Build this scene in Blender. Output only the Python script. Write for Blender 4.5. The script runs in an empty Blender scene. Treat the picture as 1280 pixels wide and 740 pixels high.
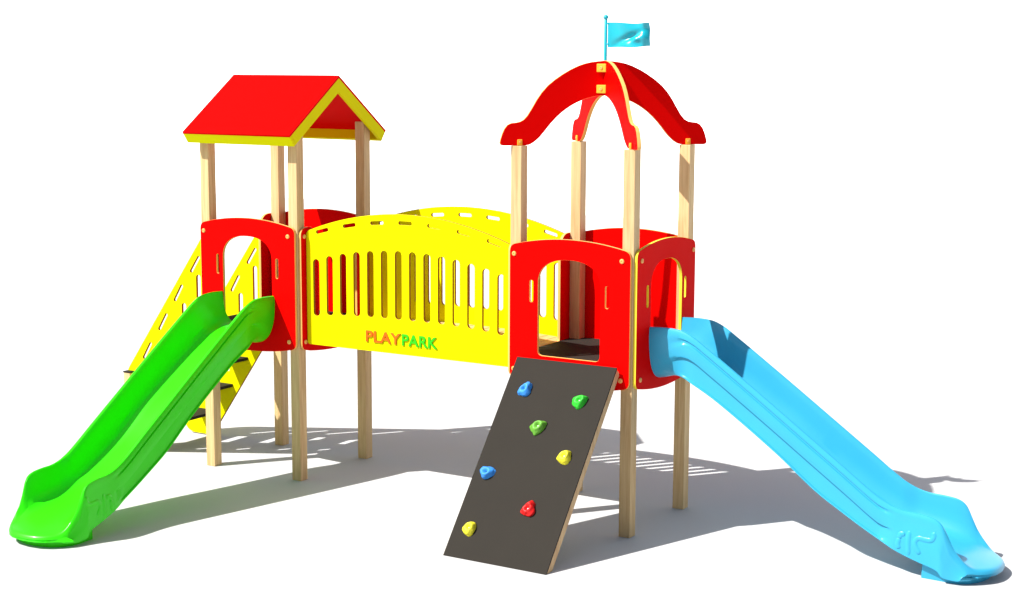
import bpy, bmesh, math, random
from mathutils import Vector, Matrix, noise
random.seed(7)
scene = bpy.context.scene
COL = scene.collection
PI = math.pi

# ------------------------------------------------------------------ materials
def new_mat(name):
    m = bpy.data.materials.new(name); m.use_nodes = True
    nt = m.node_tree
    return m, nt, nt.nodes['Principled BSDF']

def plastic(name, col, rough=0.42, spec=0.25, var=0.04, bump=0.02, scale=60.0, coat=0.0):
    m, nt, b = new_mat(name)
    tc = nt.nodes.new('ShaderNodeTexCoord')
    n1 = nt.nodes.new('ShaderNodeTexNoise'); n1.inputs['Scale'].default_value = 3.5; n1.inputs['Detail'].default_value = 5
    n2 = nt.nodes.new('ShaderNodeTexNoise'); n2.inputs['Scale'].default_value = scale; n2.inputs['Detail'].default_value = 3
    nt.links.new(tc.outputs['Object'], n1.inputs['Vector']); nt.links.new(tc.outputs['Object'], n2.inputs['Vector'])
    mx = nt.nodes.new('ShaderNodeMix'); mx.data_type = 'RGBA'
    mx.inputs[6].default_value = (*[c*(1-var) for c in col], 1); mx.inputs[7].default_value = (*[min(1, c*(1+var)) for c in col], 1)
    nt.links.new(n1.outputs['Fac'], mx.inputs[0]); nt.links.new(mx.outputs[2], b.inputs['Base Color'])
    mr = nt.nodes.new('ShaderNodeMapRange'); mr.inputs[3].default_value = rough-0.06; mr.inputs[4].default_value = rough+0.08
    nt.links.new(n1.outputs['Fac'], mr.inputs[0]); nt.links.new(mr.outputs[0], b.inputs['Roughness'])
    bp = nt.nodes.new('ShaderNodeBump'); bp.inputs['Strength'].default_value = bump; bp.inputs['Distance'].default_value = 0.004
    nt.links.new(n2.outputs['Fac'], bp.inputs['Height']); nt.links.new(bp.outputs[0], b.inputs['Normal'])
    b.inputs['Specular IOR Level'].default_value = spec
    b.inputs['Coat Weight'].default_value = coat; b.inputs['Coat Roughness'].default_value = 0.15
    return m

def wood(name, c1, c2, axis='Z', rough=0.6):
    m, nt, b = new_mat(name)
    tc = nt.nodes.new('ShaderNodeTexCoord'); mp = nt.nodes.new('ShaderNodeMapping')
    s = {'Z': (1, 1, .045), 'X': (.045, 1, 1), 'Y': (1, .045, 1)}[axis]
    mp.inputs['Scale'].default_value = s
    nt.links.new(tc.outputs['Object'], mp.inputs['Vector'])
    n = nt.nodes.new('ShaderNodeTexNoise'); n.inputs['Scale'].default_value = 26; n.inputs['Detail'].default_value = 6; n.inputs['Distortion'].default_value = 1.2
    nt.links.new(mp.outputs[0], n.inputs['Vector'])
    w = nt.nodes.new('ShaderNodeTexNoise'); w.inputs['Scale'].default_value = 110; w.inputs['Detail'].default_value = 2
    nt.links.new(mp.outputs[0], w.inputs['Vector'])
    ad = nt.nodes.new('ShaderNodeMath'); ad.operation = 'MULTIPLY_ADD'; ad.inputs[1].default_value = .35
    nt.links.new(w.outputs['Fac'], ad.inputs[0]); nt.links.new(n.outputs['Fac'], ad.inputs[2])
    cr = nt.nodes.new('ShaderNodeValToRGB')
    cr.color_ramp.elements[0].position = .48; cr.color_ramp.elements[0].color = (*c1, 1)
    cr.color_ramp.elements[1].position = .80; cr.color_ramp.elements[1].color = (*c2, 1)
    nt.links.new(ad.outputs[0], cr.inputs[0]); oi = nt.nodes.new('ShaderNodeObjectInfo'); hv = nt.nodes.new('ShaderNodeHueSaturation')
    mr = nt.nodes.new('ShaderNodeMapRange'); mr.inputs[3].default_value = .92; mr.inputs[4].default_value = 1.08
    nt.links.new(oi.outputs['Random'], mr.inputs[0]); nt.links.new(mr.outputs[0], hv.inputs['Value']); nt.links.new(cr.outputs[0], hv.inputs['Color'])
    ofs = nt.nodes.new('ShaderNodeCombineXYZ'); m5 = nt.nodes.new('ShaderNodeMath'); m5.operation = 'MULTIPLY'; m5.inputs[1].default_value = 9
    nt.links.new(oi.outputs['Random'], m5.inputs[0]); [nt.links.new(m5.outputs[0], ofs.inputs[i]) for i in range(3)]; nt.links.new(ofs.outputs[0], mp.inputs['Location'])
    nt.links.new(hv.outputs[0], b.inputs['Base Color'])
    bp = nt.nodes.new('ShaderNodeBump'); bp.inputs['Strength'].default_value = .15; bp.inputs['Distance'].default_value = .003
    nt.links.new(ad.outputs[0], bp.inputs['Height']); nt.links.new(bp.outputs[0], b.inputs['Normal'])
    b.inputs['Roughness'].default_value = rough; b.inputs['Specular IOR Level'].default_value = .25
    return m

RED = plastic('red_sheet', (.70, .0008, .0004), spec=.02, rough=.55, var=.02)
YEL = plastic('yellow_sheet', (.73, .69, .0012), spec=.02, rough=.55, var=.02)
CORE = plastic('tan_sheet_core', (.80, .46, .13), spec=.1, rough=.6)
YCORE = plastic('brown_sheet_core', (.34, .15, .012), spec=.05, rough=.6)
CORE_LIT = plastic('lit_sheet_core', (.82, .66, .05), spec=.1, rough=.6)  # same core as the tan one, with its sunlit look put into a yellower colour
GREEN = plastic('green_slide_plastic', (.034, .70, .003), rough=.32, spec=.25, coat=.12, bump=.01)
BLUE = plastic('blue_slide_plastic', (.034, .355, .560), rough=.34, spec=.3, coat=.12, bump=.01)
DARK = plastic('anthracite_sheet', (.030, .0265, .022), rough=.75, spec=.06, var=.12, bump=.25, scale=240)
CAP = plastic('tan_bolt_cap', (.82, .42, .12), rough=.4)
TEAL = plastic('teal_flag_plastic', (.008, .40, .50), rough=.3, spec=.4, coat=.3)
H_BLUE = plastic('hold_blue', (.04, .26, .75), rough=.5, spec=.3, var=.15, bump=.3, scale=90)
H_GREEN = plastic('hold_green', (.03, .50, .03), rough=.45, spec=.3, var=.15, bump=.3, scale=90)
H_OLIVE = plastic('hold_olive', (.11, .33, .03), rough=.45, spec=.35, var=.3, bump=.3, scale=90)
H_YEL = plastic('hold_yellow', (.72, .66, .03), rough=.5, spec=.3, var=.1, bump=.3, scale=90)
H_RED = plastic('hold_red', (.65, .01, .01), rough=.45, spec=.3, var=.15, bump=.3, scale=90)
BRACKET = plastic('orange_tan_bracket', (.80, .40, .04), rough=.5, spec=.1)
STEEL = plastic('steel_bolt', (.55, .55, .55), rough=.35)
T_ORANGE = plastic('orange_letters', (.62, .12, .003), rough=.5, spec=.2)
T_GREEN = plastic('green_letters', (.03, .50, .008), rough=.5, spec=.2)
PINE = wood('pine_post', (.52, .325, .145), (.66, .465, .235), 'Z')
PINE_X = wood('pine_plank', (.52, .325, .145), (.66, .465, .235), 'Y')
PINE_R = wood('pine_frame', (.52, .31, .15), (.66, .44, .23), 'Z')

def ground_mat(name, k):
    m, nt, b = new_mat(name)
    tc = nt.nodes.new('ShaderNodeTexCoord')
    n = nt.nodes.new('ShaderNodeTexNoise'); n.inputs['Scale'].default_value = .8; n.inputs['Detail'].default_value = 6
    nt.links.new(tc.outputs['Object'], n.inputs['Vector'])
    mx = nt.nodes.new('ShaderNodeMix'); mx.data_type = 'RGBA'
    mx.inputs[6].default_value = (.98*k, .98*k, .98*k, 1); mx.inputs[7].default_value = (1.02*k, 1.02*k, 1.02*k, 1)
    nt.links.new(n.outputs['Fac'], mx.inputs[0]); nt.links.new(mx.outputs[2], b.inputs['Base Color'])
    b.inputs['Roughness'].default_value = .9; b.inputs['Specular IOR Level'].default_value = .1
    return m
GROUND = ground_mat('pale_floor', .53)
PAPER = ground_mat('white_backdrop', .86)

# ------------------------------------------------------------------ helpers
def empty(name, loc, label, cat, group=None):
    o = bpy.data.objects.new(name, None); COL.objects.link(o); o.location = loc
    o.empty_display_size = .2
    o['label'] = label; o['category'] = cat
    if group: o['group'] = group
    return o

def link_mesh(name, me, parent, mats, smooth=None):
    o = bpy.data.objects.new(name, me); COL.objects.link(o)
    if parent is not None: o.parent = parent
    for m in (mats if isinstance(mats, (list, tuple)) else [mats]): me.materials.append(m)
    if smooth is not None:
        me.polygons.foreach_set('use_smooth', [True]*len(me.polygons)); me.set_sharp_from_angle(angle=math.radians(smooth))
    me.update()
    return o

def bm_obj(name, bm, parent, mats, smooth=None):
    me = bpy.data.meshes.new(name); bmesh.ops.recalc_face_normals(bm, faces=bm.faces); bm.to_mesh(me); bm.free()
    return link_mesh(name, me, parent, mats, smooth)

def add_box(bm, lo, hi, M=None, bev=0.0, mi=0):
    vs = [bm.verts.new((x, y, z)) for x in (lo[0], hi[0]) for y in (lo[1], hi[1]) for z in (lo[2], hi[2])]
    fs = [bm.faces.new([vs[i] for i in f]) for f in ((0,1,3,2),(4,6,7,5),(0,4,5,1),(2,3,7,6),(0,2,6,4),(1,5,7,3))]
    for f in fs: f.material_index = mi
    geo = vs
    if bev:
        es = list({e for f in fs for e in f.edges})
        r = bmesh.ops.bevel(bm, geom=es, offset=bev, segments=2, affect='EDGES', profile=.6)
        geo = list({v for f in r['faces'] for v in f.verts})
        for f in r['faces']: f.material_index = mi
        geo = [v for v in bm.verts if v.tag is False and v in set(geo)] if False else geo
        allv = set(geo)
        for v in list(geo):
            for f in v.link_faces: allv.update(f.verts)
        geo = list(allv)
    if M is not None: bmesh.ops.transform(bm, matrix=M, verts=geo)
    return geo

def frame(origin, u, v):
    u = Vector(u).normalized(); v = Vector(v).normalized(); n = u.cross(v)
    M = Matrix((u, v, n)).transposed().to_4x4(); M.translation = Vector(origin)
    return M

def plate(name, parent, outline, holes, thick, M, face_mat, edge_mat, bev=.0035):
    """flat sheet cut to an outline with openings, extruded to its thickness, eased edges; M maps sheet (x, y, normal) to the place"""
    cu = bpy.data.curves.new(name, 'CURVE'); cu.dimensions = '2D'; cu.fill_mode = 'BOTH'
    for poly in [outline]+holes:
        sp = cu.splines.new('POLY'); sp.points.add(len(poly)-1)
        for i, p in enumerate(poly): sp.points[i].co = (p[0], p[1], 0, 1)
        sp.use_cyclic_u = True
    cu.extrude = thick/2-bev; cu.bevel_depth = bev; cu.bevel_resolution = 1; cu.offset = -bev
    tmp = bpy.data.objects.new('tmp', cu); COL.objects.link(tmp)
    dg = bpy.context.evaluated_depsgraph_get(); dg.update()
    me = bpy.data.meshes.new_from_object(tmp.evaluated_get(dg))
    bpy.data.objects.remove(tmp); bpy.data.curves.remove(cu)
    me.materials.clear()
    for p in me.polygons: p.material_index = 0 if abs(p.normal.z) > .9 else 1
    me.transform(M); me.name = name
    for p in me.polygons: p.use_smooth = False
    return link_mesh(name, me, parent, [face_mat, edge_mat])

def qbez(a, c, b, n=7):
    return [((1-t)**2*a[0]+2*t*(1-t)*c[0]+t*t*b[0], (1-t)**2*a[1]+2*t*(1-t)*c[1]+t*t*b[1]) for t in [i/n for i in range(n+1)]]

def stadium(cx, cy, w, L, ang=90, n=8):
    """rounded slot of width w and length L"""
    r = w*.48; h = L/2-r; hx = w/2
    pts = []
    for s in (1, -1):
        for i in range(n+1):
            a = PI*i/n
            pts.append((math.cos(a)*hx*s, (h+math.sin(a)*r)*s))
    A = math.radians(ang-90); c, s = math.cos(A), math.sin(A)
    return [(cx+x*c-y*s, cy+x*s+y*c) for x, y in pts]

def panel_outline(x0, x1, ze, zt, be, bb, r=.05):
    """sheet with a bowed top edge (ends at ze, middle at zt) and a bowed bottom edge (ends be, middle bb)"""
    mid = (x0+x1)/2; hw = (x1-x0)/2
    top = lambda x: zt-(zt-ze)*((x-mid)/hw)**2
    bot = lambda x: bb+(be-bb)*((x-mid)/hw)**2
    pts = qbez((x0, ze-r), (x0, ze), (x0+r, top(x0+r)))
    pts += [(x, top(x)) for x in [x0+r+(x1-x0-2*r)*i/24 for i in range(1, 24)]]
    pts += qbez((x1-r, top(x1-r)), (x1, ze), (x1, ze-r))
    pts += qbez((x1, be+r), (x1, be), (x1-r, bot(x1-r)))
    pts += [(x, bot(x)) for x in [x1-r-(x1-x0-2*r)*i/24 for i in range(1, 24)]]
    pts += qbez((x0+r, bot(x0+r)), (x0, be), (x0, be+r))
    return pts

def arch_hole(x0, x1, zb, zs, zt, r=.045):
    mid = (x0+x1)/2; hw = (x1-x0)/2
    pts = qbez((x0, zb+r), (x0, zb), (x0+r, zb)) + qbez((x1-r, zb), (x1, zb), (x1, zb+r))
    for i in range(0, 29):
        a = PI*i/28
        c, s = math.cos(a), math.sin(a)
        pts.append((mid+hw*math.copysign(abs(c)**.86, c), zs+(zt-zs)*abs(s)**.86))
    return pts

def disc_bolt(parent, centre, normal, r=.019, h=.010, mat=CAP, name='bolt_cap'):
    bm = bmesh.new()
    n = Vector(normal).normalized(); q = n.to_track_quat('Z', 'Y').to_matrix().to_4x4(); q.translation = Vector(centre)
    prof = [(r, 0), (r, h*.5), (r*.86, h*.85), (r*.55, h), (r*.4, h*.95), (r*.34, h*.55), (0, h*.55)]
    rings = []
    for rr, z in prof:
        if rr == 0: rings.append([bm.verts.new((0, 0, z))])
        else: rings.append([bm.verts.new((rr*math.cos(2*PI*k/20), rr*math.sin(2*PI*k/20), z)) for k in range(20)])
    for a, b in zip(rings, rings[1:]):
        for k in range(20):
            if len(b) == 1: bm.faces.new([a[k], a[(k+1)%20], b[0]])
            else: bm.faces.new([a[k], a[(k+1)%20], b[(k+1)%20], b[k]])
    bm.faces.new(rings[0][::-1])
    bmesh.ops.transform(bm, matrix=q, verts=bm.verts)
    return bm_obj(name, bm, parent, mat, 40)

# ------------------------------------------------------------------ dimensions (metres)
W = 1.0; D = .9692; S = .0975/2          # tower: post centres W x D apart, posts 97.5 mm square
TH = .026                                 # sheet thickness
LX = -3.252; RX = 0.0                     # front left post of each tower
FLOOR = 1.345

def make_post(parent, x, y, ztop):
    bm = bmesh.new(); add_box(bm, (x-S, y-S, 0), (x+S, y+S, ztop), bev=.005)
    # butt shadow groove strip is avoided; the grain comes from the material, shifted per post
    o = bm_obj('post', bm, parent, PINE)
    # steel foot pin seen as a bolt cap near the ground-side of some posts
    return o

def side_panel(parent, side, opening, holes=True, label=None, zb=None):
    """a bowed red sheet bolted to the outside of two posts; side is front/back/left/right"""
    L = W if side in ('front', 'back') else D
    x0, x1 = -.037, L+.037
    out = panel_outline(x0, x1, 2.24, 2.308, 1.185, 1.128)
    hs = []
    c = L/2
    if opening:
        hs.append(arch_hole(c-.278, c+.278, 1.372 if zb is None else zb, 1.945, 2.147))
    if holes:
        for sx in (-1, 1): hs.append(stadium(c+sx*.338, 1.882, .034, .176))
    off = S+TH/2+.001
    if side == 'front': M = frame((0, -off, 0), (1, 0, 0), (0, 0, 1)); nn = (0, -1, 0)
    if side == 'back': M = frame((0, D+off, 0), (1, 0, 0), (0, 0, 1)); nn = (0, 1, 0)
    if side == 'left': M = frame((-off, 0, 0), (0, 1, 0), (0, 0, 1)); nn = (-1, 0, 0)
    if side == 'right': M = frame((W+off, 0, 0), (0, 1, 0), (0, 0, 1)); nn = (1, 0, 0)
    o = plate('panel', parent, out, hs, TH, M, RED, CORE_LIT if (side == 'right' and parent.location.x > -1) else CORE)
    if label: o['label'] = label
    N = Vector(nn)
    for bx in ((.004, L-.036) if side in ('front', 'back') else (.036, L-.006)):
        for bz in (2.170, 1.245):
            p = M @ Vector((bx, bz, 0)); p = p + N*(TH/2)
            disc_bolt(o, p, N)
    return o

def platform(parent):
    bm = bmesh.new()
    add_box(bm, (-.046, -.046, FLOOR-.022), (W+.046, D+.046, FLOOR), bev=.003)
    # notch look: the four posts pass through, joists below
    o = bm_obj('platform', bm, parent, DARK)
    bm = bmesh.new()
    for y in (.10, D/2, D-.10): add_box(bm, (S+.002, y-.02, FLOOR-.13), (W-S-.002, y+.02, FLOOR-.024))
    bm_obj('joist', bm, o, PINE_R)
    return o

def passage_panel(parent, side):
    """the red sheet round a passage: a cheek on each post joined below the floor"""
    off = S+TH/2+.001
    if side == 'left': M = frame((-off, 0, 0), (0, 1, 0), (0, 0, 1)); N = Vector((-1, 0, 0))
    else: M = frame((W+off, 0, 0), (0, 1, 0), (0, 0, 1)); N = Vector((1, 0, 0))
    half = [(.30, 1.338), (.235, 1.338)] + qbez((.225, 1.338), (.205, 1.34), (.205, 1.375), 5) + qbez((.205, 2.08), (.20, 2.225), (.11, 2.245), 10) + [(.07, 2.25)]
    half += qbez((.03, 2.248), (-.035, 2.235), (-.035, 2.18)) + qbez((-.035, 1.235), (-.035, 1.180), (.02, 1.170), 7)
    mid = D/2; hw = mid+.037
    half += [(x, 1.128+.047*((x-mid)/hw)**2) for x in (.08, .14, .20, .26, .32, .38, .44)]
    out = half + [(D-x, z) for x, z in half[::-1]]
    o = plate('panel', parent, out, [], TH, M, RED, CORE)
    o['label'] = 'red sheet cut open at the top where the passage leaves the tower'
    for by in (.010, D-.010):
        for bz in (2.170, 1.245):
            p = M @ Vector((by, bz, 0)) + N*(TH/2)
            disc_bolt(o, p, N)

# ------------------------------------------------------------------ gable roofed tower
tl = empty('play_tower', (LX, 0, 0), 'wooden post play tower with red panels under a pitched red roof edged in yellow', 'play tower')
for (x, y) in ((0, 0), (W, 0), (0, D), (W, D)): make_post(tl, x, y, 3.135)
side_panel(tl, 'front', True); passage_panel(tl, 'left'); passage_panel(tl, 'right')
side_panel(tl, 'back', False, label='solid red panel closing the far side of the tower', holes=True)
platform(tl)

# the pitched roof
RH = .70; ZE = 3.050; ZR = 3.552; RX0, RX1 = -.098, 1.108
rt = empty('roof_tmp', (0, 0, 0), 'x', 'x'); bpy.data.objects.remove(rt)
sl = Vector((0, RH, ZR-ZE)); slen = sl.length; ang = math.atan2(ZR-ZE, RH)
def slope_frame(s):
    # local x along ridge, y up the slope, z outward normal; s=-1 front slope, +1 back slope
    if s < 0: return frame((0, D/2-RH, ZE), (1, 0, 0), (0, math.cos(ang), math.sin(ang)))
    M = frame((0, D/2+RH, ZE), (-1, 0, 0), (0, -math.cos(ang), math.sin(ang)))
    return M
bm = bmesh.new()
roof = None
for s in (-1, 1):
    M = slope_frame(s)
    bm = bmesh.new()
    xa, xb = (RX0, RX1) if s < 0 else (-RX1, -RX0)
    # sheet: mitred at the ridge
    t = .020; mit = t*math.tan(ang)
    vs = [bm.verts.new(M @ Vector(c)) for c in ((xa, 0, 0), (xb, 0, 0), (xb, slen, 0), (xa, slen, 0), (xa, 0, -t), (xb, 0, -t), (xb, slen-mit, -t), (xa, slen-mit, -t))]
    for f in ((0,1,2,3),(7,6,5,4),(0,4,5,1),(1,5,6,2),(2,6,7,3),(3,7,4,0)): bm.faces.new([vs[i] for i in f])
    if roof is None:
        roof = bm_obj('roof', bm, tl, RED); parent = roof
    else:
        sh = bm_obj('roof_slope', bm, roof, RED)
    # eave board and two rake boards, perpendicular to the slope
    bm = bmesh.new(); dep = .118
    add_box(bm, (xa+.0015, .0, -dep), (xb-.0015, .028, -t-.0005), M)
    for v in bm.verts:
        pass
    bm_obj('eave_board', bm, roof, YEL)
    for (a, b) in ((xa, xa+.028), (xb-.028, xb)):
        bm = bmesh.new()
        y0 = .0295; z0, z1 = -t-.0005, -dep
        v = [bm.verts.new(M @ Vector(c)) for c in ((a, y0, z0), (b, y0, z0), (b, slen-t*math.tan(ang), z0), (a, slen-t*math.tan(ang), z0), (a, y0, z1), (b, y0, z1), (b, slen-dep*math.tan(ang), z1), (a, slen-dep*math.tan(ang), z1))]
        for f in ((0,1,2,3),(7,6,5,4),(0,4,5,1),(1,5,6,2),(2,6,7,3),(3,7,4,0)): bm.faces.new([v[i] for i in f])
        bm_obj('rake_board', bm, roof, YEL)

# ------------------------------------------------------------------ arched tower
tr = empty('play_tower', (RX, 0, 0), 'play tower with four wooden posts and red crossed arches on top instead of a roof', 'play tower')
for (x, y) in ((0, 0), (W, 0), (0, D), (W, D)): make_post(tr, x, y, 3.018)
side_panel(tr, 'front', True); side_panel(tr, 'right', True); passage_panel(tr, 'left')
side_panel(tr, 'back', False, label='solid red panel closing the far side of the tower', holes=False)
platform(tr)
half = [(0, 3.684), (.06, 3.681), (.12, 3.673), (.17, 3.662), (.22, 3.645), (.29, 3.613), (.35, 3.578), (.41, 3.538), (.47, 3.49), (.52, 3.435), (.56, 3.378),
        (.60, 3.31), (.635, 3.255), (.665, 3.222), (.695, 3.206), (.73, 3.199), (.765, 3.196), (.795, 3.182), (.82, 3.152), (.838, 3.112), (.852, 3.068),
        (.857, 3.042), (.850, 3.025), (.83, 3.0195), (.65, 3.0195), (.615, 3.026), (.575, 3.05), (.535, 3.085), (.50, 3.125), (.47, 3.163), (.44, 3.198), (.40, 3.24), (.36, 3.276),
        (.32, 3.306), (.28, 3.332), (.235, 3.356), (.19, 3.375), (.15, 3.390), (.10, 3.402), (.05, 3.410), (0, 3.412)]
nrm = Vector((-D, W, 0)).normalized()
first = None
for k, sy in enumerate((1, -1)):
    u = Vector((W, D*sy, 0)).normalized()
    kk = 1.0 + .0007*k; dz = .0025*k
    n_up = half.index((.857, 3.042))
    outl = [(x, z+(dz if i <= n_up-2 else 0)) for i, (x, z) in enumerate(half)] + [(-x, z+(dz if (len(half)-2-i) <= n_up-2 else 0)) for i, (x, z) in enumerate(half[-2:0:-1])]
    M = frame((W/2, D/2, 0), u, (0, 0, 1))
    o = plate('roof_arch', tr, outl, [], .032, M, RED, CORE)
    if first is None: first = o
    n = u.cross(Vector((0, 0, 1)))
    for s in (-1, 1):
        bm = bmesh.new()
        c = Vector((W/2, D/2, 0))+u*(s*math.hypot(W, D)/2)
        MM = frame(c, u, (0, 0, 1))
        add_box(bm, (-.020, 3.0195, -.024), (.020, 3.068, .024), MM, bev=.006)
        br = bm_obj('post_bracket', bm, o, BRACKET)
        for sn in (-1, 1): disc_bolt(br, c+n*(sn*.024)+Vector((0, 0, 3.047)), n*sn, r=.009, h=.005, mat=CAP, name='bolt')
for (dx, dy) in ((0, -1), (0, 1), (-1, 0), (1, 0)):
    for z in (3.628, 3.462):
        nn = Vector((dx, dy, 0)); uu = Vector((0, 0, 1)).cross(nn)
        MM = frame(Vector((W/2, D/2, z))+nn*.058, uu, (0, 0, 1))
        bm = bmesh.new(); add_box(bm, (-.042, -.033, -.012), (.042, .033, .010), MM, bev=.007)
        b = bm_obj('corner_bracket', bm, first, BRACKET)
        disc_bolt(b, Vector((W/2, D/2, z))+nn*.068, nn, r=.013, h=.008, mat=CORE, name='bolt')

# flag on top of the arches
fl = empty('flag', (W/2, D/2, 3.69), 'small teal flag on a short pole at the top of the crossed red arches', 'flag')
bm = bmesh.new()
prof = [(0, -.03), (.013, -.03), (.013, .318), (.011, .320), (.018, .324), (.022, .334), (.019, .344), (.010, .352), (0, .354)]
N = 20; rings = []
for r, z in prof: rings.append([bm.verts.new((0, 0, z))] if r == 0 else [bm.verts.new((r*math.cos(2*PI*k/N), r*math.sin(2*PI*k/N), z)) for k in range(N)])
for a, b in zip(rings, rings[1:]):
    for k in range(N):
        if len(a) == 1: bm.faces.new([a[0], b[(k+1)%N], b[k]])
        elif len(b) == 1: bm.faces.new([a[k], a[(k+1)%N], b[0]])
        else: bm.faces.new([a[k], a[(k+1)%N], b[(k+1)%N], b[k]])
bm_obj('pole', bm, fl, TEAL, 50)
bm = bmesh.new(); nx, nz = 44, 24
g = {}
def wave(a, b):
    fold = math.exp(-((b-.15-.75*(a-.2))**2)/.02)*math.exp(-((a-.55)**2)/.09)
    y = .014*math.sin(a*7.5+2.2*b)*min(1, a*3) + .030*fold - .018*math.exp(-((a-.72)**2+(b-.35)**2)/.012) + .012*math.sin(b*7+a*9)*a + (.05*(a-.86)**2/.02 if a > .86 else 0)
    x = .020+.340*a+.004*math.sin(b*6)*a-.012*max(0, a-.8)*5*(b > .9)*0
    z = .098+.196*b + .007*math.sin(a*7+.4)*a - .010*a*b + .006*a*(1-b)
    return x, y, z
for side in (0, 1):
    for i in range(nx+1):
        for j in range(nz+1):
            x, y, z = wave(i/nx, j/nz)
            g[side, i, j] = bm.verts.new((x, y+(.0035 if side else -.0035), z))
for i in range(nx):
    for j in range(nz):
        bm.faces.new([g[0,i,j], g[0,i+1,j], g[0,i+1,j+1], g[0,i,j+1]]); bm.faces.new([g[1,i,j], g[1,i,j+1], g[1,i+1,j+1], g[1,i+1,j]])
for i in range(nx):
    for j in (0, nz): bm.faces.new([g[0,i,j], g[0,i+1,j], g[1,i+1,j], g[1,i,j]])
for j in range(nz):
    for i in (0, nx): bm.faces.new([g[0,i,j], g[0,i,j+1], g[1,i,j+1], g[1,i,j]])
bm_obj('cloth', bm, fl, TEAL, 50)
bm = bmesh.new()
for z in (.125, .285):
    bm = bmesh.new(); add_box(bm, (.006, -.007, z-.006), (.026, .007, z+.006), bev=.002)
    bm_obj('clip', bm, fl, TEAL)

# ------------------------------------------------------------------ bridge
bx0, bx1 = LX+W+S+TH+.004, RX-S-TH-.004
br = empty('bridge', ((bx0+bx1)/2, D/2, 0), 'yellow arched bridge with barred side panels and raised lettering, between the two towers', 'bridge')
bc = 0.0; hw = (bx1-bx0)/2
def ytop(x): return 2.412-(2.412-2.215)*(abs(x)/hw)**2.0
def bridge_panel(yw, name='side_panel'):
    r = .03
    out = qbez((-hw, ytop(hw)-.04), (-hw, ytop(hw)), (-hw+.03, ytop(hw-.03)))
    out += [(x, ytop(x)) for x in [-hw+.03+(2*hw-.06)*i/50 for i in range(1, 50)]]
    out += qbez((hw-.03, ytop(hw-.03)), (hw, ytop(hw)), (hw, ytop(hw)-.04))
    out += qbez((hw, 1.225+.03), (hw, 1.225), (hw-.03, 1.225)) + qbez((-hw+.03, 1.225), (-hw, 1.225), (-hw, 1.225+.03))
    hs = []
    for k in range(14):
        x = (k-6.5)*.1447
        zt = 2.102-.125*(x/.94)**2; zb = 1.521-.040*(abs(x)/.94)**3
        hs.append(stadium(x, (zt+zb)/2, .068, zt-zb))
    for k in range(7):
        x = (k-3)*.2905
        z = 2.339-.112*(x/.8715)**2
        a = math.degrees(math.atan(-2*.112*x/.8715**2))
        hs.append(stadium(x, z, .030, .135, ang=a))
    M = frame((0, yw-D/2, 0), (1, 0, 0), (0, 0, 1))
    return plate(name, br, out, hs, TH, M, YEL, YCORE)
BY0, BY1 = .046, .961
fp = bridge_panel(BY0)
fp['label'] = 'near side panel with red and green raised lettering'
bridge_panel(BY1)
bm = bmesh.new(); n = 22; L = 2*hw-.01
def dz(x): return 1.335+.035*(1-(x/hw)**2)
for k in range(n):
    xa = -hw+.005+L*k/n+.003; xb = -hw+.005+L*(k+1)/n-.003; xm = (xa+xb)/2
    z = dz(xm); a = math.atan(-.07*xm/hw/hw)
    MM = Matrix.Translation((xm, 0, z)) @ Matrix.Rotation(-a, 4, 'Y')
    add_box(bm, (-(xb-xa)/2, BY0-D/2+TH/2+.003, -.028), ((xb-xa)/2, BY1-D/2-TH/2-.003, 0), MM, bev=.003)
bm_obj('deck', bm, br, PINE_X)

def lettering(body, x0, x1, mat, label):
    cu = bpy.data.curves.new('lettering', 'FONT'); cu.body = body; cu.size = 1; cu.extrude = .02; cu.offset = .012; cu.bevel_depth = .010; cu.space_character = 1.04
    t = bpy.data.objects.new('t', cu); COL.objects.link(t)
    dg = bpy.context.evaluated_depsgraph_get(); dg.update()
    me = bpy.data.meshes.new_from_object(t.evaluated_get(dg)); bpy.data.objects.remove(t); bpy.data.curves.remove(cu)
    xs = [v.co.x for v in me.vertices]; ys = [v.co.y for v in me.vertices]
    mx, my = min(xs), min(ys); sx = (x1-x0)/(max(xs)-mx); sy = .098/(max(ys)-my)
    for v in me.vertices: v.co = Vector(((v.co.x-mx)*sx, (v.co.y-my)*sy, v.co.z*.22))
    M = frame((x0, BY0-D/2-TH/2-.004, 1.306), (1, 0, 0), (0, 0, 1)); me.transform(M); me.materials.clear()
    o = link_mesh('lettering', me, fp, [mat]); o['label'] = label
cxb = (bx0+bx1)/2
lettering('PLAY', -1.535-cxb, -1.172-cxb, T_ORANGE, 'orange raised letters reading PLAY')
lettering('PARK', -1.158-cxb, -.800-cxb, T_GREEN, 'green raised letters reading PARK')

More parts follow.
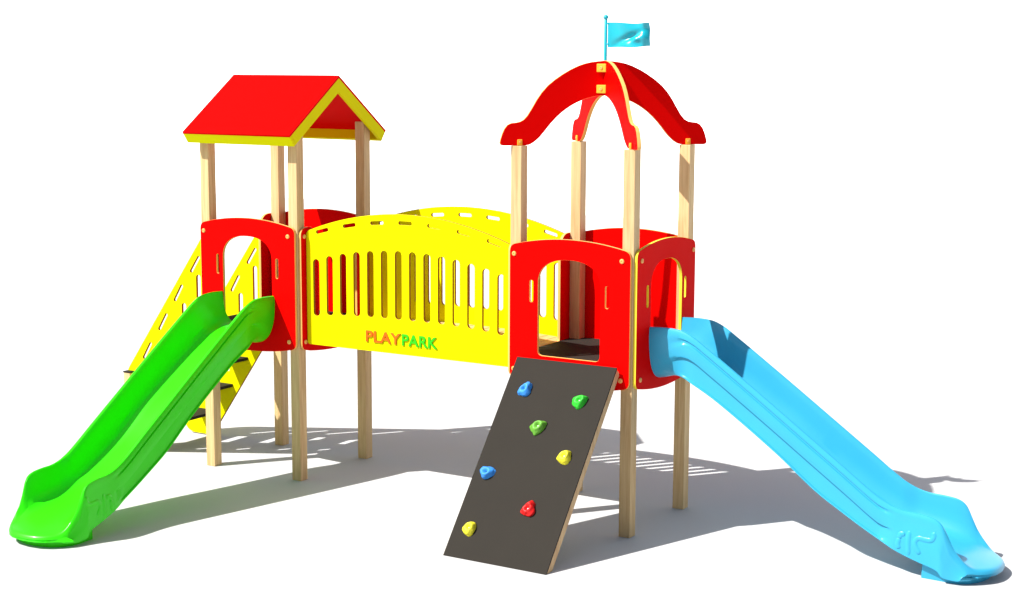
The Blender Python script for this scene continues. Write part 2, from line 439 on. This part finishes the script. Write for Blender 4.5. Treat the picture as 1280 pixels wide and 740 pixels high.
# ------------------------------------------------------------------ stairs
st = empty('staircase', (-3.87, D/2, 0), 'yellow sided staircase with dark treads leading up to the pitched roof tower', 'stairs')
def stair_plate(yw):
    X = lambda x: x+3.87
    xr = LX-S-TH-.003
    out = []
    up = lambda x: 2.044+1.364*(x+3.454)
    lo = lambda x: .894+1.4*(x+3.428)
    out += qbez((xr, 2.13), (xr, 2.20), (xr-.04, up(xr-.04)))
    out += qbez((-4.34, up(-4.34)), (-4.425, up(-4.425)+.01), (-4.425, .62))
    out += qbez((-4.425, .20), (-4.43, .012), (-4.28, .012))
    out += qbez((-4.12, .012), (-4.045, .012), (-3.98, lo(-3.98)))
    out += [(xr, lo(xr))]
    out = [(X(x), z) for x, z in out]
    hs = []
    for (a, b) in (((-3.475, 1.915), (-3.578, 1.768)), ((-3.69, 1.637), (-3.787, 1.484)), ((-3.89, 1.352), (-3.990, 1.195)), ((-4.10, 1.058), (-4.198, .903))):
        cx, cz = (a[0]+b[0])/2+.016, (a[1]+b[1])/2-.012
        hs.append(stadium(X(cx), cz, .030, math.hypot(a[0]-b[0], a[1]-b[1])+.01, ang=math.degrees(math.atan2(a[1]-b[1], a[0]-b[0]))))
    for k in range(4):
        x = -3.472-.185*k; zt = 1.736-.277*k
        hs.append(stadium(X(x), zt-.255, .052, .51))
    M = frame((0, yw-D/2, 0), (1, 0, 0), (0, 0, 1))
    return plate('stair_side', st, out, hs, TH, M, YEL, YCORE)
stair_plate(.095); stair_plate(.885)
for k, z in enumerate((1.10, .84, .555, .27)):
    xr = -3.375-.2*k
    bm = bmesh.new(); add_box(bm, (xr-.25+3.87, .095-D/2+TH/2+.001, z-.03), (xr+3.87, .885-D/2-TH/2-.001, z), bev=.004)
    bm_obj('tread', bm, st, DARK)
bm = bmesh.new(); add_box(bm, (-4.385+3.87, .02-D/2, 0), (-4.305+3.87, .078-D/2, .745), bev=.004)
nw = bm_obj('newel_post', bm, st, PINE)
bm = bmesh.new(); add_box(bm, (-4.388+3.87, .016-D/2, .746), (-4.295+3.87, .080-D/2, .758), bev=.002)
bm_obj('cap', bm, nw, DARK)

# ------------------------------------------------------------------ climbing wall
wb = Vector((0, -1.185, 0)); wt = Vector((0, -.118, 1.352))
cw = empty('climbing_wall', (.508, -.65, 0), 'dark sloping climbing wall with seven coloured holds leaning against the arched tower', 'climbing wall')
off = Vector((-.508, .65, 0))
up = (wt-wb).normalized()
MW = frame(Vector((0, -1.185, 0))+off, (1, 0, 0), up)     # local z = outward normal
Lw = (wt-wb).length
nz = MW.to_3x3() @ Vector((0, 0, 1))
if nz.y > 0: raise SystemExit('wall normal')
bm = bmesh.new()
x0w, x1w = .062, .954
tn = up.y/up.z      # bottom edge cut level with the ground
def wall_slab(x0, x1, n0, n1, l0, l1):
    vs = []
    for x in (x0, x1):
        for n_ in (n0, n1):
            for l in (l0, l1):
                ll = l
                if l == 0: ll = -n_*tn + .001   # keeps the foot on the ground
                vs.append(bm.verts.new(MW @ Vector((x, ll, n_))))
    for f in ((0,1,3,2),(4,6,7,5),(0,4,5,1),(2,3,7,6),(0,2,6,4),(1,5,7,3)): bm.faces.new([vs[i] for i in f])
tn = nz.z/up.z
wall_slab(x0w, x1w, -.012, 0, 0, Lw)
board = bm_obj('climbing_board', bm, cw, DARK)
for a, b in ((x0w+.002, x0w+.045), (x1w-.045, x1w-.002), (.48, .52)):
    bm = bmesh.new(); wall_slab(a, b, -.075, -.0125, 0, Lw-.01); bm_obj('frame_rail', bm, cw, PINE_R)
bm = bmesh.new()
wall_slab(x0w+.046, .479, -.075, -.0125, Lw-.07, Lw-.012); wall_slab(.521, x1w-.046, -.075, -.0125, Lw-.07, Lw-.012)
bm_obj('top_rail', bm, cw, PINE_R)

def hold(px, pl, rot, sx, sy, kind, mat, label, seed):
    bm = bmesh.new(); bmesh.ops.create_icosphere(bm, subdivisions=4, radius=1)
    A = math.radians(rot)
    for v in bm.verts:
        p = v.co.copy(); x, y, z = p
        # teardrop / wedge outline
        if kind == 'drop': x *= 1-.42*y; 
        if kind == 'tri': x *= 1-.55*y; y += .15*math.cos(3*math.atan2(x, y+1e-6))*0
        if kind == 'half': x = x if x > 0 else x*.35
        if kind == 'lobes':
            a = math.atan2(y, x); f = 1+.16*math.cos(3*a+.6); x *= f; y *= f
        f = 1+.16*noise.noise(Vector((x, y, z))*1.7+Vector((seed*3.1, 0, 0)))+.06*noise.noise(Vector((x, y, z))*4.5+Vector((seed, 5, 0)))
        x *= f; y *= f
        # dished grip and bolt recess
        z2 = max(z, -.15)*(.95+.25*y)
        d2 = (x*x+y*y)
        if z > 0: z2 -= .62*math.exp(-d2/.06); z2 += .16*math.exp(-(d2-.35)**2/.03)
        z2 += .10*noise.noise(Vector((x, y, 0))*2.6+Vector((seed, 0, 9)))*(1 if z > 0 else 0)
        v.co = Vector((x*sx, y*sy, z2*.047))
    R = Matrix.Rotation(A, 4, 'Z')
    M = MW @ Matrix.Translation((px, pl, .004)) @ R
    bmesh.ops.transform(bm, matrix=M, verts=bm.verts)
    o = bm_obj('climbing_hold', bm, cw, mat, 80); o['label'] = label
    c = M @ Vector((0, 0, .016)); disc_bolt(o, c, nz, r=.0085, h=.005, mat=DARK if mat is H_BLUE else STEEL, name='bolt')
def wl(z): return z/up.z
hold(.246, wl(1.129), -35, .048, .066, 'lobes', H_BLUE, 'blue hold near the top left', 1)
hold(.750, wl(1.100), -50, .050, .068, 'tri', H_GREEN, 'bright green hold at the top right', 2)
hold(.478, wl(.897), -52, .052, .070, 'tri', H_OLIVE, 'darker green hold in the upper middle', 3)
hold(.785, wl(.729), -30, .052, .060, 'drop', H_YEL, 'yellow hold on the right', 4)
hold(.180, wl(.555), 180, .062, .052, 'drop', H_BLUE, 'blue hold on the left', 5)
hold(.640, wl(.369), -25, .052, .062, 'lobes', H_RED, 'red hold in the lower right', 6)
hold(.211, wl(.191), -30, .050, .060, 'drop', H_YEL, 'yellow hold near the foot', 7)

# ------------------------------------------------------------------ slides
def interp(tab, d):
    if d <= tab[0][0]: return tab[0][1]
    if d >= tab[-1][0]: return tab[-1][1]
    for i in range(len(tab)-1):
        if tab[i][0] <= d <= tab[i+1][0]:
            x0, y0 = tab[i]; x1, y1 = tab[i+1]
            m0 = (y1-y0)/(x1-x0) if i == 0 else (y1-tab[i-1][1])/(x1-tab[i-1][0])
            m1 = (y1-y0)/(x1-x0) if i+2 >= len(tab) else (tab[i+2][1]-y0)/(tab[i+2][0]-x0)
            h = x1-x0; t = (d-x0)/h
            return (2*t**3-3*t*t+1)*y0+(t**3-2*t*t+t)*h*m0+(-2*t**3+3*t*t)*y1+(t**3-t*t)*h*m1
RT = [(0, 1.640), (.15, 1.645), (.28, 1.632), (.38, 1.588), (.48, 1.522), (.61, 1.434), (.98, 1.178), (1.3, .953), (1.62, .728), (1.84, .572), (1.96, .508), (2.06, .482), (2.16, .476), (2.26, .462),
      (2.34, .430), (2.42, .372), (2.50, .300), (2.56, .240), (2.61, .185), (2.64, .150), (2.66, .125), (2.675, .105), (2.684, .088)]
FT = [(0, 1.345), (.18, 1.335), (.30, 1.300), (.42, 1.235), (.60, 1.130), (1.08, .822), (1.39, .590), (1.60, .455), (1.75, .370), (1.9, .295), (2.05, .245), (2.2, .208), (2.35, .175), (2.5, .142), (2.60, .118), (2.64, .110), (2.66, .104), (2.675, .094), (2.684, .078)]
BT = [(0, 1.235), (.15, 1.262), (.27, 1.268), (.36, 1.238), (.6, 1.105), (1.08, .775), (1.39, .535), (1.60, .405), (1.75, .318), (1.9, .238), (2.05, .172), (2.2, .125), (2.4, .078), (2.56, .045), (2.62, .035), (2.66, .033), (2.675, .038), (2.684, .050)]
def sstep(a, b, x):
    t = min(1, max(0, (x-a)/(b-a))); return t*t*(3-2*t)
def section(d):
    R, F, B = interp(RT, d), interp(FT, d), interp(BT, d)
    F = min(F, R-.012)
    # channel section
    h = R-F
    chan = [(0, F), (.06, F), (.12, F+.001), (.178, F+.006), (.215, F+.025), (.238, F+min(.06, h*.35)), (.252, F+h*.5), (.262, F+h*.78), (.270, R-.022 if h > .06 else R-h*.2), (.279, R-.006), (.291, R), (.304, R-.005), (.312, R-.020), (.315, R-.050), (.303, R-.057), (.303, R-.071), (.316, R-.078),
            (.318, R-.09), (.324, R-.172), (.322, R-.180), (.298, R-.188), (.300, R-.21), (.300, B+.035), (.304, B+.018), (.318, B+.010), (.320, B), (.290, B), (.282, B+.012), (.262, F-.012), (.20, F-.022), (.12, F-.025), (0, F-.025)]
    # smooth run-out section without the flange step
    HH = R-B
    s = sstep(2.30, 2.66, d); wf = 1+.05*sstep(2.0, 2.45, d)-.06*sstep(2.52, 2.684, d)
    run = []
    iw = [(0, 0), (.06, 0), (.12, .002), (.175, .02), (.215, .085), (.243, .20), (.262, .42), (.275, .66), (.284, .86), (.290, .965), (.298, 1.0), (.307, .985), (.313, .93)]
    for w, f in iw: run.append((w*wf, F+h*f if w < .31 else R-.02*min(1, h/.1)))
    ow = [(.315, .90), (.316, .86), (.317, .82), (.318, .77), (.320, .72), (.327, .52), (.329, .48), (.331, .44), (.333, .38), (.336, .24), (.337, .14), (.338, .06), (.338, .0), (.300, .0), (.29, .06)]
    for w, f in ow: run.append((w*wf, B+HH*f))
    lowz = max(B+.004, F-.05*(1-s)-.018)
    run += [(.262*wf, lowz), (.20*wf, lowz), (.12*wf, lowz), (0, lowz)]
    # rounded U where the slide meets the panel
    U = []
    for i in range(11):
        a = PI/2*i/10; U.append((.283*math.sin(a)**.62, R-(R-F)*max(0, math.cos(a))**.72))
    U[-1] = (.289, R)
    U += [(.300, R-.004), (.306, R-.018)]
    for i in range(1, 20):
        a = PI/2*(1-i/19); U.append((.310*math.sin(a)**.60, R-.018-(R-.018-(B-.03))*max(0, math.cos(a))**.78))
    assert len(chan) == len(run) == len(U) == 32, (len(chan), len(run), len(U))
    tu = 1-sstep(.05, .40, d); tr_ = sstep(1.86, 2.02, d)
    out = []
    for c, r, uu in zip(chan, run, U):
        x = c[0]*(1-tr_)+r[0]*tr_; z = c[1]*(1-tr_)+r[1]*tr_
        out.append((x*(1-tu)+uu[0]*tu, z*(1-tu)+uu[1]*tu))
    return out
def make_slide(name, loc, rot, mat, label, stretch):
    root = empty(name, loc, label, 'slide'); root.rotation_euler = (0, 0, rot)
    # local: x = distance out from the panel, y across, z up
    ds = [0, .004]+[.03*i for i in range(1, 14)]+[.42+.06*i for i in range(0, 24)]+[1.86+.02*i for i in range(0, 40)]+[2.65, 2.66, 2.668, 2.675, 2.68, 2.684]
    ds = sorted({round(x, 4) for x in ds if x <= 2.684})
    bm = bmesh.new(); rows = []
    for d in ds:
        sec = section(d); ring = []
        full = sec + [(-w, z) for w, z in sec[-2:0:-1]]
        s = sstep(2.25, 2.66, d)
        for w, z in full:
            ring.append(bm.verts.new(((d-.20*s*(abs(w)/.33)**2.6)*(1+(stretch-1)*sstep(1.8, 2.6, d)), w, z)))
        rows.append(ring)
    n = len(rows[0])
    for a, b in zip(rows, rows[1:]):
        for k in range(n): bm.faces.new([a[k], a[(k+1) % n], b[(k+1) % n], b[k]])
    bm.faces.new(rows[0][::-1]); bm.faces.new(rows[-1])
    body = bm_obj('chute', bm, root, mat, 28)
    # foot under the run-out
    bm = bmesh.new()
    pts = [(2.20, -.29), (2.40, -.298), (2.47, -.285), (2.53, -.25), (2.575, -.19), (2.605, -.11), (2.617, -.04), (2.617, .04), (2.605, .11), (2.575, .19), (2.53, .25), (2.47, .285), (2.40, .298), (2.20, .29)]
    pts = [((x-.015)*stretch if x > 2.3 else x, y*.985) for x, y in pts]
    lo = [bm.verts.new((x, y, 0)) for x, y in pts]
    hi = [bm.verts.new((x+.012, y*1.05, interp(BT, x)+.026)) for x, y in pts]
    for k in range(len(pts)): bm.faces.new([lo[k], lo[(k+1) % len(pts)], hi[(k+1) % len(pts)], hi[k]])
    bm.faces.new(lo[::-1]); bm.faces.new(hi)
    bm_obj('foot', bm, root, mat, 30)
    # moulded ribs on both outer walls of the run-out
    for sgn in (-1, 1):
        for path in ([(2.285, .362), (2.295, .330), (2.275, .300), (2.23, .297), (2.185, .300), (2.160, .275), (2.168, .235), (2.20, .190)],
                     [(2.045, .280), (2.050, .310), (2.085, .312)], [(2.045, .285), (2.035, .24), (2.045, .205)], [(2.115, .345), (2.110, .26), (2.118, .17)]):
            bm = bmesh.new(); rr = []
            # smooth the path
            P = [Vector((x, 0, z)) for x, z in path]
            Q = []
            for i in range(len(P)-1):
                p0 = P[max(0, i-1)]; p1 = P[i]; p2 = P[i+1]; p3 = P[min(len(P)-1, i+2)]
                for j in range(5):
                    t = j/5; Q.append(.5*((2*p1)+(p2-p0)*t+(2*p0-5*p1+4*p2-p3)*t*t+(3*p1-p0-3*p2+p3)*t**3))
            Q.append(P[-1])
            for i, p in enumerate(Q):
                tg = (Q[min(i+1, len(Q)-1)]-Q[max(i-1, 0)]).normalized(); side = Vector((-tg.z, 0, tg.x))
                # outer wall position at this height
                sec = section(p.x); wo = None
                for (w0, z0), (w1, z1) in zip(sec[12:26], sec[13:27]):
                    if min(z0, z1) <= p.z <= max(z0, z1) and abs(z1-z0) > 1e-6: wo = w0+(w1-w0)*(p.z-z0)/(z1-z0)
                if wo is None: wo = .32
                e = min(1, i/2+.35, (len(Q)-1-i)/2+.35)
                ring = []
                for k in range(8):
                    a = 2*PI*k/8
                    q = p+side*(math.cos(a)*.020*e)
                    ring.append(bm.verts.new((q.x, sgn*(wo-.001+math.sin(a)*.0065*e), q.z)))
                rr.append(ring)
            for a, b in zip(rr, rr[1:]):
                for k in range(8): bm.faces.new([a[k], a[(k+1) % 8], b[(k+1) % 8], b[k]])
            bm.faces.new(rr[0]); bm.faces.new(rr[-1])
            bm_obj('moulded_rib', bm, body, mat, 60)
    return root
dpan = S+TH+.003
make_slide('slide', (LX+.500, -dpan, 0), -PI/2, GREEN, 'glossy green plastic slide coming down from the pitched roof tower', .985)
make_slide('slide', (RX+W+dpan, D/2, 0), 0, BLUE, 'light blue plastic slide coming down from the arched tower', 1.008)

# ------------------------------------------------------------------ ground
# a white studio floor that sweeps up into a white backdrop far behind the play set, as in a product picture
YB = 24.0; RB = 5.0
bm = bmesh.new()
vs = [bm.verts.new((x, y, 0)) for x, y in ((-60, -60), (60, -60), (60, YB), (-60, YB))]; bm.faces.new(vs)
g_ = bm_obj('ground', bm, None, GROUND); g_['kind'] = 'structure'
bm = bmesh.new(); rows = []
for i in range(0, 33):
    a = PI/2*i/32; y = YB+RB*math.sin(a); z = RB*(1-math.cos(a))
    rows.append([bm.verts.new((x, y, z)) for x in (-60, 60)])
rows.append([bm.verts.new((x, YB+RB, 22)) for x in (-60, 60)])
for a, b in zip(rows, rows[1:]): bm.faces.new([a[0], a[1], b[1], b[0]])
b_ = bm_obj('backdrop', bm, None, PAPER, 30); b_['kind'] = 'structure'

# ------------------------------------------------------------------ light
AZ, EL = 37.5, 49.5                      # the light travels towards +x/+y, AZ from +y
sd = bpy.data.lights.new('sun', 'SUN'); sd.energy = 5.0; sd.angle = math.radians(.5); sd.color = (1, .975, .93)
so = bpy.data.objects.new('sun', sd); COL.objects.link(so)
dirv = Vector((math.sin(math.radians(AZ))*math.cos(math.radians(EL)), math.cos(math.radians(AZ))*math.cos(math.radians(EL)), -math.sin(math.radians(EL))))
so.rotation_euler = dirv.to_track_quat('-Z', 'Y').to_euler(); so.location = (-5, -6, 9)
w = bpy.data.worlds.new('World'); scene.world = w; w.use_nodes = True; nt = w.node_tree
bg = nt.nodes['Background']; sky = nt.nodes.new('ShaderNodeTexSky'); sky.sky_type = 'NISHITA'; sky.sun_disc = False
sky.sun_elevation = math.radians(EL); sky.sun_rotation = math.radians(AZ+180); sky.air_density = 1.0; sky.dust_density = 2.5; sky.ozone_density = 1
hs = nt.nodes.new('ShaderNodeHueSaturation'); hs.inputs['Saturation'].default_value = 1.0
nt.links.new(sky.outputs[0], hs.inputs['Color']); nt.links.new(hs.outputs[0], bg.inputs['Color']); bg.inputs['Strength'].default_value = .066

# ------------------------------------------------------------------ camera (fitted to the photograph)
cam = bpy.data.cameras.new('camera'); co = bpy.data.objects.new('camera', cam); COL.objects.link(co)
yaw, pitch, roll = -.545704127702157, -.1414829111559433, .004459877287437348
cy, sy = math.cos(yaw), math.sin(yaw); cp, sp = math.cos(pitch), math.sin(pitch)
f = Vector((sy*cp, cy*cp, sp)); r = Vector((cy, -sy, 0)); u = r.cross(f)
cr, sr = math.cos(roll), math.sin(roll)
r2 = r*cr+u*sr; u2 = -r*sr+u*cr
M = Matrix((r2, u2, -f)).transposed().to_4x4(); M.translation = Vector((6.559131509559851, -10.902762089467515, 3.632549409339255))
co.matrix_world = M
cam.sensor_fit = 'HORIZONTAL'; cam.sensor_width = 36; cam.lens = 36*2010.4249861506669/1280
cam.clip_start = .1; cam.clip_end = 12000
scene.camera = co
scene.view_settings.view_transform = 'Standard'; scene.view_settings.look = 'None'
scene.view_settings.exposure = .62; scene.view_settings.gamma = 1
scene.cycles.max_bounces = 8
